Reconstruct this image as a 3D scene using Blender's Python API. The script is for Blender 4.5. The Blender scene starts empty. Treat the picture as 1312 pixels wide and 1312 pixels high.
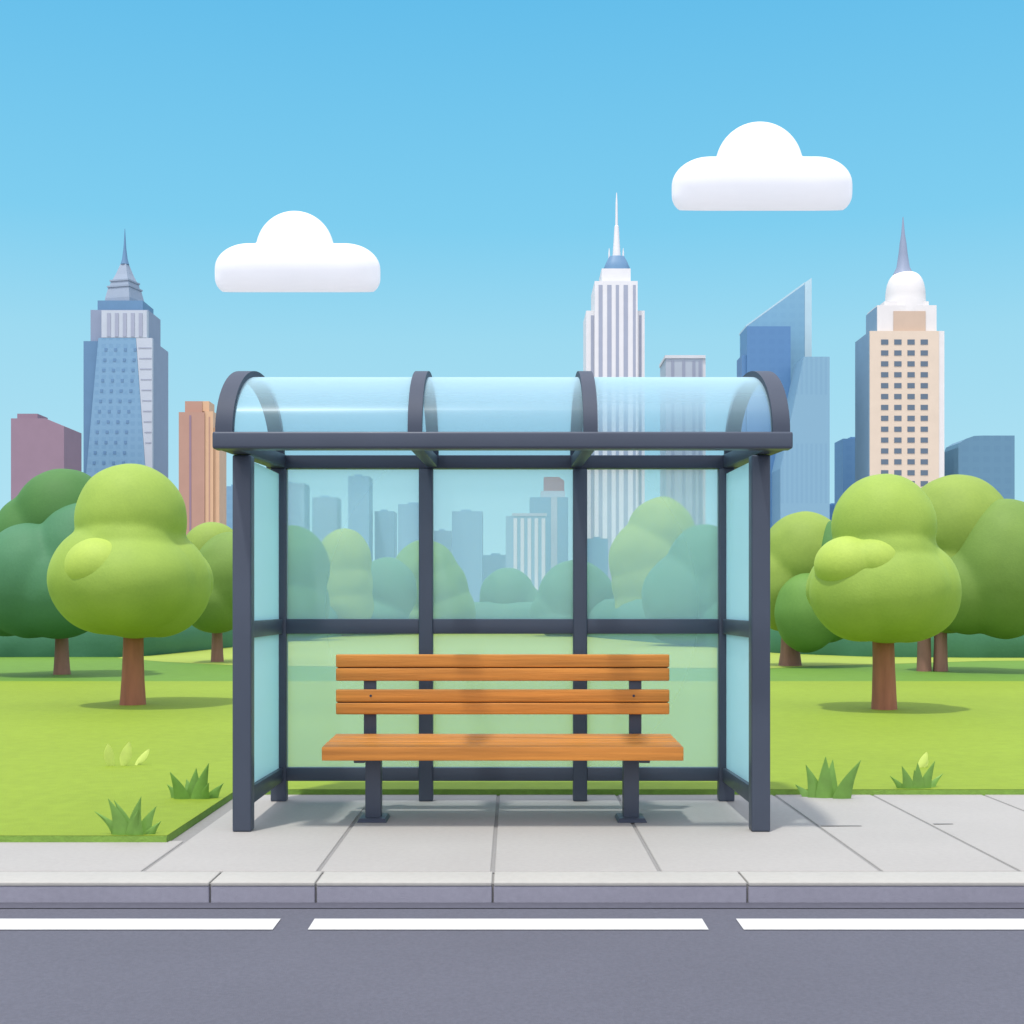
import bpy, bmesh, math, random
from mathutils import Vector, Matrix, noise
random.seed(7)
C = bpy.context.scene.collection
scn = bpy.context.scene
PI = math.pi

# ------------------------------------------------------------------ camera
F, CX, HY, EYE = 1670.0, 656.0, 780.0, 1.42      # focal length, centre, horizon (photo pixels), eye height


def P(x, y, Y):
    """photo pixel at distance Y -> point in the place"""
    return Vector(((x - CX) * Y / F, Y, EYE - (y - HY) * Y / F))


def GY(y, z=0.0):
    """distance at which a level surface of height z shows at photo row y"""
    return (EYE - z) * F / (y - HY)


cam = bpy.data.cameras.new("camera")
cam.sensor_width = 36.0
cam.lens = F / 1312 * 36.0
cam.shift_y = (HY - 656) / 1312
cam.clip_end = 20000
cam.clip_start = 0.1
co = bpy.data.objects.new("camera", cam)
co.location = (0, 0, EYE)
co.rotation_euler = (PI / 2, 0, 0)
C.objects.link(co)
scn.camera = co

# ------------------------------------------------------------------ materials


def lin(c):
    return tuple((v / 255 / 12.92) if v <= 10 else ((v / 255 + 0.055) / 1.055) ** 2.4 for v in c)


def sc(c, k):
    return tuple(min(v * k, 0.95) for v in c)


def newmat(name):
    m = bpy.data.materials.new(name)
    m.use_nodes = True
    nt = m.node_tree
    return m, nt, nt.nodes, nt.links, nt.nodes['Principled BSDF']


def mat(name, col, rough=0.6, var=0.08, scale=4.0, bump=0.0, bscale=None, metal=0.0, sheen=0.0, coat=0.0, stretch=None, spec=0.5, var2=0.0, scale2=0.5):
    """a base colour with small irregular variation and optional bump"""
    m, nt, N, L, b = newmat(name)
    tc = N.new('ShaderNodeTexCoord')
    mp = N.new('ShaderNodeMapping')
    if stretch:
        mp.inputs['Scale'].default_value = stretch
    L.new(tc.outputs['Object'], mp.inputs['Vector'])
    n = N.new('ShaderNodeTexNoise')
    n.inputs['Scale'].default_value = scale
    n.inputs['Detail'].default_value = 5
    L.new(mp.outputs['Vector'], n.inputs['Vector'])
    r = N.new('ShaderNodeValToRGB')
    r.color_ramp.elements[0].position = 0.3
    r.color_ramp.elements[1].position = 0.7
    r.color_ramp.elements[0].color = (*sc(col, 1 - var), 1)
    r.color_ramp.elements[1].color = (*sc(col, 1 + var), 1)
    L.new(n.outputs['Fac'], r.inputs['Fac'])
    out = r.outputs['Color']
    if var2:
        n2 = N.new('ShaderNodeTexNoise')
        n2.inputs['Scale'].default_value = scale2
        n2.inputs['Detail'].default_value = 3
        L.new(tc.outputs['Object'], n2.inputs['Vector'])
        mr = N.new('ShaderNodeMapRange')
        mr.inputs['From Min'].default_value = 0.3
        mr.inputs['From Max'].default_value = 0.7
        mr.inputs['To Min'].default_value = 1 - var2
        mr.inputs['To Max'].default_value = 1 + var2
        L.new(n2.outputs['Fac'], mr.inputs['Value'])
        vm = N.new('ShaderNodeVectorMath')
        vm.operation = 'SCALE'
        L.new(out, vm.inputs[0])
        L.new(mr.outputs['Result'], vm.inputs['Scale'])
        out = vm.outputs['Vector']
    L.new(out, b.inputs['Base Color'])
    b.inputs['Roughness'].default_value = rough
    b.inputs['Metallic'].default_value = metal
    b.inputs['Specular IOR Level'].default_value = spec
    b.inputs['Sheen Weight'].default_value = sheen
    b.inputs['Sheen Roughness'].default_value = 0.5
    b.inputs['Coat Weight'].default_value = coat
    if sheen:
        b.inputs['Sheen Tint'].default_value = (*sc(col, 2.0), 1)
    if bump:
        nb = N.new('ShaderNodeTexNoise')
        nb.inputs['Scale'].default_value = bscale or scale * 8
        nb.inputs['Detail'].default_value = 4
        L.new(mp.outputs['Vector'], nb.inputs['Vector'])
        bp = N.new('ShaderNodeBump')
        bp.inputs['Strength'].default_value = bump
        bp.inputs['Distance'].default_value = 0.02
        L.new(nb.outputs['Fac'], bp.inputs['Height'])
        L.new(bp.outputs['Normal'], b.inputs['Normal'])
    return m


def glass_mat(name, tint, milk_col, milk, gloss=1.0, rough=0.03, trans=0.5):
    """tinted, slightly milky safety glass"""
    m, nt, N, L, b = newmat(name)
    N.remove(b)
    out = N['Material Output']
    t = N.new('ShaderNodeBsdfTransparent')
    t.inputs['Color'].default_value = (*tint, 1)
    d = N.new('ShaderNodeBsdfDiffuse')
    d.inputs['Color'].default_value = (*milk_col, 1)
    tr = N.new('ShaderNodeBsdfTranslucent')
    tr.inputs['Color'].default_value = (*milk_col, 1)
    m0 = N.new('ShaderNodeMixShader')
    m0.inputs['Fac'].default_value = trans
    L.new(d.outputs[0], m0.inputs[1])
    L.new(tr.outputs[0], m0.inputs[2])
    m1 = N.new('ShaderNodeMixShader')
    lw = N.new('ShaderNodeLayerWeight')          # longer path through the slab at a slant: 1-(1-milk)^(1/cos)
    lw.inputs['Blend'].default_value = 0.5
    cs = N.new('ShaderNodeMath')
    cs.operation = 'SUBTRACT'
    cs.inputs[0].default_value = 1.02
    L.new(lw.outputs['Facing'], cs.inputs[1])
    iv = N.new('ShaderNodeMath')
    iv.operation = 'DIVIDE'
    iv.inputs[0].default_value = 1.0
    L.new(cs.outputs[0], iv.inputs[1])
    pw = N.new('ShaderNodeMath')
    pw.operation = 'POWER'
    pw.inputs[0].default_value = 1 - milk
    L.new(iv.outputs[0], pw.inputs[1])
    om = N.new('ShaderNodeMath')
    om.operation = 'SUBTRACT'
    om.inputs[0].default_value = 1.0
    L.new(pw.outputs[0], om.inputs[1])
    L.new(om.outputs[0], m1.inputs['Fac'])
    L.new(t.outputs[0], m1.inputs[1])
    L.new(m0.outputs[0], m1.inputs[2])
    g = N.new('ShaderNodeBsdfGlossy')
    g.inputs['Roughness'].default_value = rough
    fr = N.new('ShaderNodeFresnel')
    fr.inputs['IOR'].default_value = 1.45
    mu = N.new('ShaderNodeMath')
    mu.operation = 'MULTIPLY'
    mu.inputs[1].default_value = gloss
    L.new(fr.outputs[0], mu.inputs[0])
    m2 = N.new('ShaderNodeMixShader')
    L.new(mu.outputs[0], m2.inputs['Fac'])
    L.new(m1.outputs[0], m2.inputs[1])
    L.new(g.outputs[0], m2.inputs[2])
    L.new(m2.outputs[0], out.inputs['Surface'])
    return m


def facade_mat(name, col, wcol, sx=0.25, sz=0.25, width=0.5, rough=0.35, contrast=1.0):
    """a cladding of faint storey and bay lines (in metres, object space)"""
    m, nt, N, L, b = newmat(name)
    tc = N.new('ShaderNodeTexCoord')
    sp = N.new('ShaderNodeSeparateXYZ')
    L.new(tc.outputs['Object'], sp.inputs[0])
    ad = N.new('ShaderNodeMath')
    ad.operation = 'ADD'
    L.new(sp.outputs['X'], ad.inputs[0])
    L.new(sp.outputs['Y'], ad.inputs[1])
    fx = None
    res = []
    for src, s, w in ((ad.outputs[0], sx, width), (sp.outputs['Z'], sz, 0.55)):
        mu = N.new('ShaderNodeMath')
        mu.operation = 'MULTIPLY'
        mu.inputs[1].default_value = s
        L.new(src, mu.inputs[0])
        fr = N.new('ShaderNodeMath')
        fr.operation = 'FRACT'
        L.new(mu.outputs[0], fr.inputs[0])
        lt = N.new('ShaderNodeMath')
        lt.operation = 'LESS_THAN'
        lt.inputs[1].default_value = w
        L.new(fr.outputs[0], lt.inputs[0])
        res.append(lt)
    mm = N.new('ShaderNodeMath')
    mm.operation = 'MULTIPLY'
    L.new(res[0].outputs[0], mm.inputs[0])
    L.new(res[1].outputs[0], mm.inputs[1])
    mc = N.new('ShaderNodeMath')
    mc.operation = 'MULTIPLY'
    mc.inputs[1].default_value = contrast
    L.new(mm.outputs[0], mc.inputs[0])
    mx = N.new('ShaderNodeMix')
    mx.data_type = 'RGBA'
    mx.inputs[6].default_value = (*col, 1)
    mx.inputs[7].default_value = (*wcol, 1)
    L.new(mc.outputs[0], mx.inputs[0])
    L.new(mx.outputs[2], b.inputs['Base Color'])
    b.inputs['Roughness'].default_value = rough
    b.inputs['Specular IOR Level'].default_value = 0.3
    return m


def foliage_mat(name, col, var=0.12, fine=38.0, big=1.3):
    m, nt, N, L, b = newmat(name)
    tc = N.new('ShaderNodeTexCoord')
    vo = N.new('ShaderNodeTexVoronoi')
    vo.inputs['Scale'].default_value = fine
    L.new(tc.outputs['Object'], vo.inputs['Vector'])
    n = N.new('ShaderNodeTexNoise')
    n.inputs['Scale'].default_value = big
    n.inputs['Detail'].default_value = 3
    L.new(tc.outputs['Object'], n.inputs['Vector'])
    sep = N.new('ShaderNodeSeparateColor')
    L.new(vo.outputs['Color'], sep.inputs[0])
    a = N.new('ShaderNodeMath')
    a.operation = 'MULTIPLY_ADD'
    a.inputs[1].default_value = 0.14
    L.new(sep.outputs[0], a.inputs[0])
    L.new(n.outputs['Fac'], a.inputs[2])
    r = N.new('ShaderNodeValToRGB')
    r.color_ramp.elements[0].position = 0.35
    r.color_ramp.elements[1].position = 1.0
    r.color_ramp.elements[0].color = (*sc(col, 1 - var), 1)
    r.color_ramp.elements[1].color = (*[min(v * k, .9) for v, k in zip(col, (1 + 1.5 * var, 1 + var, 1 + .6 * var))], 1)
    L.new(a.outputs[0], r.inputs['Fac'])
    L.new(r.outputs['Color'], b.inputs['Base Color'])
    b.inputs['Roughness'].default_value = 0.65
    b.inputs['Specular IOR Level'].default_value = 0.25
    b.inputs['Sheen Weight'].default_value = 0.15
    b.inputs['Sheen Tint'].default_value = (*sc(col, 2.0), 1)
    bp = N.new('ShaderNodeBump')
    bp.inputs['Strength'].default_value = 0.07
    bp.inputs['Distance'].default_value = 0.02
    L.new(vo.outputs['Distance'], bp.inputs['Height'])
    L.new(bp.outputs['Normal'], b.inputs['Normal'])
    tr = N.new('ShaderNodeBsdfTranslucent')        # leaves let daylight through
    L.new(r.outputs['Color'], tr.inputs['Color'])
    mx = N.new('ShaderNodeMixShader')
    mx.inputs['Fac'].default_value = 0.12
    L.new(b.outputs[0], mx.inputs[1])
    L.new(tr.outputs[0], mx.inputs[2])
    L.new(mx.outputs[0], N['Material Output'].inputs['Surface'])
    return m


K = 0.62     # sunlit level surfaces: albedo = wanted picture value * K


def A(r, g, b, k=None):
    return sc(lin((r, g, b)), K if k is None else k)


M = {}
M['asphalt'] = mat('asphalt', A(133, 134, 149, .36), 0.85, 0.10, 60, 0.25, 220, var2=0.05, scale2=0.7)
M['city'] = mat('city_ground', A(190, 188, 184), 0.9, 0.05, .05)
M['gutter'] = mat('gutter_concrete', A(104, 105, 120, .5), 0.8, 0.08, 20, 0.1, 120)
M['white_paint'] = mat('road_paint', (0.53, 0.53, 0.51), 0.6, 0.05, 14, 0.1, 90, var2=0.04, scale2=3)
M['paving'] = mat('paving', A(214, 210, 203, .485), 0.8, 0.035, 30, 0.12, 160, var2=0.03, scale2=1.2)
M['joint'] = mat('joint_mortar', A(176, 174, 170, .5), 0.9, 0.05, 30)
M['kerb'] = mat('kerb_lit_stone', A(230, 227, 217, .46), 0.75, 0.04, 25, 0.12, 140, var2=0.03, scale2=2)  # kerb top, coloured as the lit side of the stone
M['kerb_face'] = mat('kerb_shaded_stone', A(152, 151, 163, .80), 0.8, 0.05, 30, 0.15, 150, var2=0.04, scale2=2)  # front of the same kerb, its shade put into a darker colour
M['lawn'] = mat('lawn_grass', A(168, 195, 62, .51), 0.75, 0.06, 9, 0.3, 90, sheen=0.12, var2=0.06, scale2=0.25, spec=0.2)
M['meadow'] = mat('meadow_grass', A(124, 170, 64, .54), 0.75, 0.06, 3, 0.3, 60, sheen=0.03, var2=0.05, scale2=0.1, spec=0.2)
M['far_lawn'] = mat('far_lawn_grass', A(186, 208, 88, .54), 0.75, 0.06, 3, 0.3, 60, sheen=0.08, var2=0.05, scale2=0.1, spec=0.2)
M['turf_edge'] = mat('turf_edge', A(138, 180, 68), 0.8, 0.1, 20, 0.3, 80)
M['frame'] = mat('painted_steel', (0.053, 0.067, 0.094), 0.42, 0.05, 3, 0.02, 60, coat=0.05, spec=.35)
M['frame_dark'] = mat('dark_painted_steel', (0.034, 0.043, 0.066), 0.45, 0.05, 3, spec=.35)
M['arch'] = mat('satin_dark_steel', (0.050, 0.062, 0.087), 0.6, 0.05, 3, 0.02, 60, spec=0.2)
M['trunk'] = mat('bark', (0.31, 0.118, 0.062), 0.85, 0.22, 6, 0.5, 22, stretch=(1, 1, 0.18))
M['trunk_far'] = mat('dull_bark', (0.25, 0.13, 0.09), 0.85, 0.2, 5, 0.5, 20, stretch=(1, 1, 0.18))
M['wood'] = mat('varnished_wood', A(210, 136, 58, .90), 0.48, 0.24, 3.5, 0.2, 24, stretch=(0.30, 9, 9), var2=0.07, scale2=1.0, spec=.3)
M['gap_shade'] = mat('slat_gap_shade', (.10, .045, .018), .7, .1, 8)  # dark colour standing in for the shade between bench slats
M['cloud'] = None
GL = dict(tint=(0.84, 0.97, 0.985), milk_col=(0.50, 0.86, 0.93))
M['glass'] = glass_mat('milky_glass', (0.99, 0.995, 1.0), (0.66, 0.94, 1.0), 0.28, 0.12)
M['side_glass'] = glass_mat('side_glass_sky_sheen', (0.88, 0.98, 1.0), (0.66, 0.95, .98), 0.42, 0.2, 0.2)  # extra pale milk imitates the sky's reflection seen at a slant
M['roof_glass'] = glass_mat('roof_glass', (0.93, 0.97, 0.99), (0.46, 0.66, 0.75), 0.17, 0.03, 0.3, .4)

# ------------------------------------------------------------------ mesh helpers


def base_of(o):
    v = Vector((0, 0, 0))
    while o is not None:
        v += o.location
        o = o.parent
    return v


def obj(name, bm, m, parent=None, smooth=35):
    me = bpy.data.meshes.new(name)
    if parent is not None:
        b = base_of(parent)
        for v in bm.verts:
            v.co -= b
    bmesh.ops.recalc_face_normals(bm, faces=bm.faces[:])
    bm.to_mesh(me)
    bm.free()
    if smooth:
        for p in me.polygons:
            p.use_smooth = True
        if smooth < 180:
            me.set_sharp_from_angle(angle=math.radians(smooth))
    if m:
        me.materials.append(m)
    o = bpy.data.objects.new(name, me)
    C.objects.link(o)
    o.parent = parent
    return o


def thing(name, label, cat, loc=(0, 0, 0), group=None):
    o = bpy.data.objects.new(name, None)
    o.empty_display_size = 0.3
    C.objects.link(o)
    o.location = loc
    o['label'] = label
    o['category'] = cat
    if group:
        o['group'] = group
    return o


def tag(o, label, cat, group=None):
    o['label'] = label
    o['category'] = cat
    if group:
        o['group'] = group
    return o


def struct(name, bm, m, smooth=0):
    o = obj(name, bm, m, None, smooth)
    o['kind'] = 'structure'
    return o


def hexa(bm, pts, bev=0.0, seg=2):
    """box from 8 corners: bottom 4 (ccw) then top 4"""
    vs = [bm.verts.new(p) for p in pts]
    idx = [(0, 3, 2, 1), (4, 5, 6, 7), (0, 1, 5, 4), (1, 2, 6, 5), (2, 3, 7, 6), (3, 0, 4, 7)]
    fs = [bm.faces.new([vs[i] for i in q]) for q in idx]
    if bev:
        es = list({e for f in fs for e in f.edges})
        bmesh.ops.bevel(bm, geom=es, offset=bev, segments=seg, profile=0.6, affect='EDGES')
    return bm


def box(bm, x0, x1, y0, y1, z0, z1, bev=0.0, seg=2):
    return hexa(bm, [(x0, y0, z0), (x1, y0, z0), (x1, y1, z0), (x0, y1, z0),
                     (x0, y0, z1), (x1, y0, z1), (x1, y1, z1), (x0, y1, z1)], bev, seg)


def BM():
    return bmesh.new()


def poly(bm, pts):
    vs = [bm.verts.new(p) for p in pts]
    return bm.faces.new(vs)


def lathe(bm, prof, cx, cy, seg=32, sq=2.0):
    """prof: (radius, z); sq = superellipse exponent of the plan"""
    rings = []
    for r, z in prof:
        ring = []
        for k in range(seg):
            a = 2 * PI * k / seg
            c, s = math.cos(a), math.sin(a)
            q = (abs(c) ** sq + abs(s) ** sq) ** (-1 / sq)
            ring.append(bm.verts.new((cx + r * q * c, cy + r * q * s, z)))
        rings.append(ring)
    for a, b in zip(rings, rings[1:]):
        for k in range(seg):
            bm.faces.new((a[k], a[(k + 1) % seg], b[(k + 1) % seg], b[k]))
    bm.faces.new(rings[0][::-1])
    bm.faces.new(rings[-1])
    return bm


def prism(bm, pts_front, depth):
    """outline facing the camera (X, Y, Z points at equal Y) given real depth"""
    n = len(pts_front)
    f = [bm.verts.new(p) for p in pts_front]
    b = [bm.verts.new((p[0], p[1] + depth, p[2])) for p in pts_front]
    bm.faces.new(f)
    bm.faces.new(b[::-1])
    for k in range(n):
        bm.faces.new((f[k], f[(k + 1) % n], b[(k + 1) % n], b[k]))
    return bm


def remeshed(bm, voxel, smooth_it=6, name='tmp'):
    """melt overlapping lobes into one skin"""
    me = bpy.data.meshes.new(name)
    bm.to_mesh(me)
    bm.free()
    o = bpy.data.objects.new(name, me)
    C.objects.link(o)
    r = o.modifiers.new('r', 'REMESH')
    r.mode = 'VOXEL'
    r.voxel_size = voxel
    s = o.modifiers.new('s', 'SMOOTH')
    s.factor = 0.5
    s.iterations = smooth_it
    dg = bpy.context.evaluated_depsgraph_get()
    e = o.evaluated_get(dg)
    out = BM()
    out.from_mesh(e.to_mesh())
    e.to_mesh_clear()
    bpy.data.objects.remove(o)
    bpy.data.meshes.remove(me)
    return out


def ball(bm, c, rx, ry, rz, sub=4):
    r = bmesh.ops.create_icosphere(bm, subdivisions=sub, radius=1.0)
    for v in r['verts']:
        v.co = Vector((c[0] + v.co.x * rx, c[1] + v.co.y * ry, c[2] + v.co.z * rz))


# ------------------------------------------------------------------ ground, road, pavement
ROAD = -0.11
KF, KB = 6.77, 7.06                  # kerb front and back
LF, LB = 7.93, 9.96                  # lawn edges: beside and behind the shelter pad
LX = -2.10
FAR = 6000.0

bm = BM()
poly(bm, [(-FAR, -300, -0.4), (FAR, -300, -0.4), (FAR, 9000, -0.4), (-FAR, 9000, -0.4)])
struct('ground', bm, M['city'])

bm = BM()
poly(bm, [(-400, -8, ROAD), (400, -8, ROAD), (400, KF + .02, ROAD), (-400, KF + .02, ROAD)])
struct('road', bm, M['asphalt'])
bm = BM()
poly(bm, [(-400, 6.645, ROAD + .004), (400, 6.645, ROAD + .004), (400, KF, ROAD + .004), (-400, KF, ROAD + .004)])
struct('road_gutter', bm, M['gutter'])

# dashed lane line: dashes of the length seen, repeated along the road
bm = BM()
ya, yb = 2555.1 / 412, 2555.1 / 398
d0, d1, per = -0.972, 0.936, 2.075
for k in range(-12, 13):
    a, b = d0 + k * per, d1 + k * per
    z = ROAD + .004
    poly(bm, [(a, ya, z), (b, ya, z), (b, yb, z), (a, yb, z)])
struct('road_marking', bm, M['white_paint'])

# kerb stones
bm = BM()
js = [-30, -24, -18, -13, -9, -6, -3.6, -1.57, -1.02, -0.10, 1.224, 3.1, 5, 7.4, 10, 14, 19, 24, 30]
for a, b in zip(js, js[1:]):
    box(bm, a + .005, b - .005, KF, KB - .008, -0.022, 0.0, 0.008, 3)
struct('kerb', bm, M['kerb'], 30)
bm = BM()
for a, b in zip(js, js[1:]):
    box(bm, a + .005, b - .005, KF + .003, KB - .010, -0.35, -0.0225, 0.004, 1)
struct('kerb_face', bm, M['kerb_face'], 30)
bm = BM()
box(bm, -60, 60, KF + .02, KB - .02, -0.38, -0.012)
struct('kerb_bedding', bm, M['joint'])

# pavement slabs: joints run towards the horizon, as seen
bm = BM()
sx = [-60, -30, -15, -9, -5.5, -2.0, -1.05, -0.105, 0.80, 2.0, 2.75, 3.6, 4.6, 6.2, 9, 15, 30, 60]
g = 0.011
for a, b in zip(sx, sx[1:]):
    back = LF + .05 if b <= -2.0 + 1e-6 else LB + .05
    box(bm, a + g, b - g, KB + .008, back, -0.2, 0.0, 0.004, 1)
struct('pavement', bm, M['paving'], 30)
bm = BM()
box(bm, -60, 60, KB - .012, LB + .04, -0.22, -0.007)
struct('pavement_bedding', bm, M['joint'])
# two short hairline gaps between slabs on the right
bm = BM()
for xa, xb, y in ((1052, 1104, 1058.5), (1196, 1221, 1056)):
    Yd = GY(y)
    poly(bm, [P(xa, y, Yd) + Vector((0, -.018, .0041)), P(xb, y, Yd) + Vector((0, -.008, .0041)),
              P(xb, y, Yd) + Vector((0, .012, .0041)), P(xa, y, Yd) + Vector((0, .018, .0041))])
struct('pavement_joint', bm, M['joint'])

# lawn: raised turf with a cut edge
LZ = 0.036
bm = BM()
poly(bm, [(-300, LF, LZ), (LX, LF, LZ), (LX, LB, LZ), (300, LB, LZ), (300, 130, LZ), (-300, 130, LZ), (-300, LF, LZ)])
struct('meadow', bm, M['meadow'])
bm = BM()
Yn = GY(873, LZ)
poly(bm, [(-120, LF, LZ + .004), (LX, LF, LZ + .004), (LX, LB, LZ + .004), (120, LB, LZ + .004), (120, Yn, LZ + .004), (-120, Yn, LZ + .004)])
struct('lawn', bm, M['lawn'])
bm = BM()
z0, z1 = -0.1, LZ + .002
for (ax, ay), (bx_, by) in (((-120, LF), (LX, LF)), ((LX, LF), (LX, LB)), ((LX, LB), (120, LB))):
    dx, dy = bx_ - ax, by - ay
    l = math.hypot(dx, dy)
    nx, ny = dy / l * .012, -dx / l * .012
    poly(bm, [(ax + nx, ay + ny, z0), (bx_ + nx, by + ny, z0), (bx_, by, z1), (ax, ay, z1)])
struct('lawn_edge', bm, M['turf_edge'])

# hedge line far across the park (photo column -> row where it meets the grass)
HL = [(-700, 842), (-200, 842), (53, 842), (180, 842), (300, 829), (370, 822), (460, 813), (560, 809), (690, 809), (760, 817),
      (840, 824), (920, 830), (985, 837), (1120, 842), (1259, 843), (1600, 843), (2100, 843)]


def hedge_pt(x):
    for (xa, ya_), (xb, yb_) in zip(HL, HL[1:]):
        if xa <= x <= xb:
            t = (x - xa) / (xb - xa)
            y = ya_ + (yb_ - ya_) * t
            break
    Y = GY(y, LZ)
    return Vector(((x - CX) * Y / F, Y, LZ))


# paler mown strip in front of the hedge
bm = BM()
low = [(150, 843.2), (210, 848), (300, 852.5), (420, 854), (656, 855), (900, 856), (985, 856.5), (1060, 853), (1120, 851.5), (1259, 847), (1500, 845)]
up = [hedge_pt(x) + Vector((0, 1.0, .004)) for x in (1500, 1259, 1120, 985, 920, 840, 760, 690, 560, 460, 370, 300, 180, 150)]
poly(bm, [(P(x, y, GY(y, LZ)).x, GY(y, LZ), LZ + .004) for x, y in low] + up)
struct('far_lawn', bm, M['far_lawn'])

# ------------------------------------------------------------------ bus shelter
FY, BY = 8.35, 9.65
FX0, FX1 = P(312, 0, FY).x, P(973, 0, FY).x
RX0, RX1 = -1.805, 1.692
ZB, ZT = 2.384, 2.487
ZR0, ZR1 = 2.455, 2.552           # rear top rail
sh = thing('bus_shelter', 'dark grey steel bus shelter with barrel glass roof around the wooden bench', 'bus shelter', (0, 9.0, 0))
fr, fd = M['frame'], M['frame_dark']
for x in (FX0, FX1):
    bm = BM()
    box(bm, x - .06, x + .06, FY - .06, FY + .06, 0.0, 2.40, 0.014, 3)
    p = obj('front_post', bm, fr, sh)
bxs = [P(358, 0, BY).x, P(546, 0, BY).x, P(743, 0, BY).x, P(930, 0, BY).x]
for i, x in enumerate(bxs):
    w = .058 if i in (0, 3) else .052
    bm = BM()
    box(bm, x - w, x + w, BY - .05, BY + .05, 0.0, ZR0 + .004, 0.012, 3)
    obj('back_post', bm, fr, sh)
# rails between the back posts and the panes they hold
zmid0, zmid1 = P(0, 812, BY).z, P(0, 793, BY).z
zbot0, zbot1 = P(0, 1000, BY).z, P(0, 983, BY).z
for i in range(3):
    a = bxs[i] + (.058 if i == 0 else .052) - .002
    b = bxs[i + 1] - (.058 if i == 2 else .052) + .002
    for nm, z0, z1 in (('middle_rail', zmid0, zmid1), ('bottom_rail', zbot0, zbot1)):
        bm = BM()
        box(bm, a, b, BY - .036, BY + .036, z0, z1, 0.008, 2)
        obj(nm, bm, fr, sh)
    for z0, z1 in ((zbot1, zmid0), (zmid1, ZR0)):
        bm = BM()
        box(bm, a, b, BY - .005, BY + .005, z0 - .002, z1 + .002)
        obj('back_pane', bm, M['glass'], sh, 0)
# rear top rail
bm = BM()
box(bm, bxs[0] - .09, bxs[3] + .09, BY - .055, BY + .055, ZR0, ZR1, 0.012, 2)
obj('top_rail', bm, fd, sh)
# sides: sloped rails from front post to rear post
for s, (xf, xb) in ((1, (FX0, bxs[0])), (-1, (FX1, bxs[3]))):
    yf, yb_ = FY + .058, BY - .048

    def side_bar(name, zf0, zf1, zb0, zb1, w, m, ext=0.0, bev=.008):
        bm = BM()
        hexa(bm, [(xf - w, yf - ext, zf0), (xf + w, yf - ext, zf0), (xb + w, yb_, zb0), (xb - w, yb_, zb0),
                  (xf - w, yf - ext, zf1), (xf + w, yf - ext, zf1), (xb + w, yb_, zb1), (xb - w, yb_, zb1)], bev)
        return obj(name, bm, m, sh)
    side_bar('side_rail', zmid0 - .005, zmid1 - .005, zmid0, zmid1, .034, fr)
    side_bar('side_rail', zbot0 + .0, zbot1 + .02, zbot0, zbot1, .034, fr)
    side_bar('side_pane', zbot1 + .018, zmid0 - .003, zbot1 - .002, zmid0 + .002, .005, M['side_glass'], 0, 0)
    side_bar('side_pane', zmid1 - .007, ZB + .005, zmid1 - .002, ZR0 - .04, .005, M['side_glass'], 0, 0)
# roof frame: fascia, side beams, cross bars
bm = BM()
box(bm, RX0, RX1, 7.84, 7.96, ZB, ZT, 0.016, 3)
obj('fascia_beam', bm, fr, sh)
for xe, s in ((RX0, 1), (RX1, -1)):
    bm = BM()
    xa, xb = sorted((xe + s * .012, xe + s * .135))
    hexa(bm, [(xa, 7.958, ZB + .006), (xb, 7.958, ZB + .006), (xb, BY + .05, ZR0 + .01), (xa, BY + .05, ZR0 + .01),
              (xa, 7.958, ZT - .004), (xb, 7.958, ZT - .004), (xb, BY + .05, ZR1 + .01), (xa, BY + .05, ZR1 + .01)], .01)
    obj('side_beam', bm, fd, sh)
AX = [RX0 + .065, P(531, 0, 7.85).x, P(757, 0, 7.85).x, RX1 - .065]
for x in AX[1:3]:
    bm = BM()
    w = .04
    hexa(bm, [(x - w, 7.958, ZB + .012), (x + w, 7.958, ZB + .012), (x + w, BY - .053, ZR0 + .01), (x - w, BY - .053, ZR0 + .01),
              (x - w, 7.958, ZT - .02), (x + w, 7.958, ZT - .02), (x + w, BY - .053, ZR1 - .01), (x - w, BY - .053, ZR1 - .01)], .008)
    obj('roof_bar', bm, fd, sh)


def arc(ry, rz, n=36, yc=8.78, a0=0.0, a1=PI):
    return [(yc - ry * math.cos(a0 + (a1 - a0) * k / n), math.sin(a0 + (a1 - a0) * k / n) * rz) for k in range(n + 1)]


def zbase(y):
    t = min(max((y - 7.9) / (BY - 7.9), 0), 1)
    return (ZT - .003) + (ZR1 - ZT) * t


def arch_shell(bm, x0, x1, ry, rz, th):
    o_ = arc(ry, rz)
    i_ = arc(ry - th, rz - th)
    rows = []
    for (yo, zo), (yi, zi) in zip(o_, i_):
        rows.append([bm.verts.new((x, y, zbase(y) + z)) for x, y, z in ((x0, yo, zo), (x1, yo, zo), (x1, yi, zi), (x0, yi, zi))])
    for a, b in zip(rows, rows[1:]):
        for k in range(4):
            bm.faces.new((a[k], a[(k + 1) % 4], b[(k + 1) % 4], b[k]))
    bm.faces.new(rows[0])
    bm.faces.new(rows[-1][::-1])


for i, x in enumerate(AX):
    bm = BM()
    w = .052 if i in (0, 3) else .043
    arch_shell(bm, x - w, x + w, .915, .487, .062)
    bmesh.ops.bevel(bm, geom=[e for e in bm.edges if e.calc_face_angle(0) > 1.2], offset=.008, segments=2, affect='EDGES')
    obj('roof_arch', bm, M['arch'], sh, 40)
for a, b, wa, wb in ((AX[0], AX[1], .052, .043), (AX[1], AX[2], .043, .043), (AX[2], AX[3], .043, .052)):
    bm = BM()
    arch_shell(bm, a + wa - .004, b - wb + .004, .885, .447, .008)
    obj('roof_pane', bm, M['roof_glass'], sh, 60)

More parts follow.
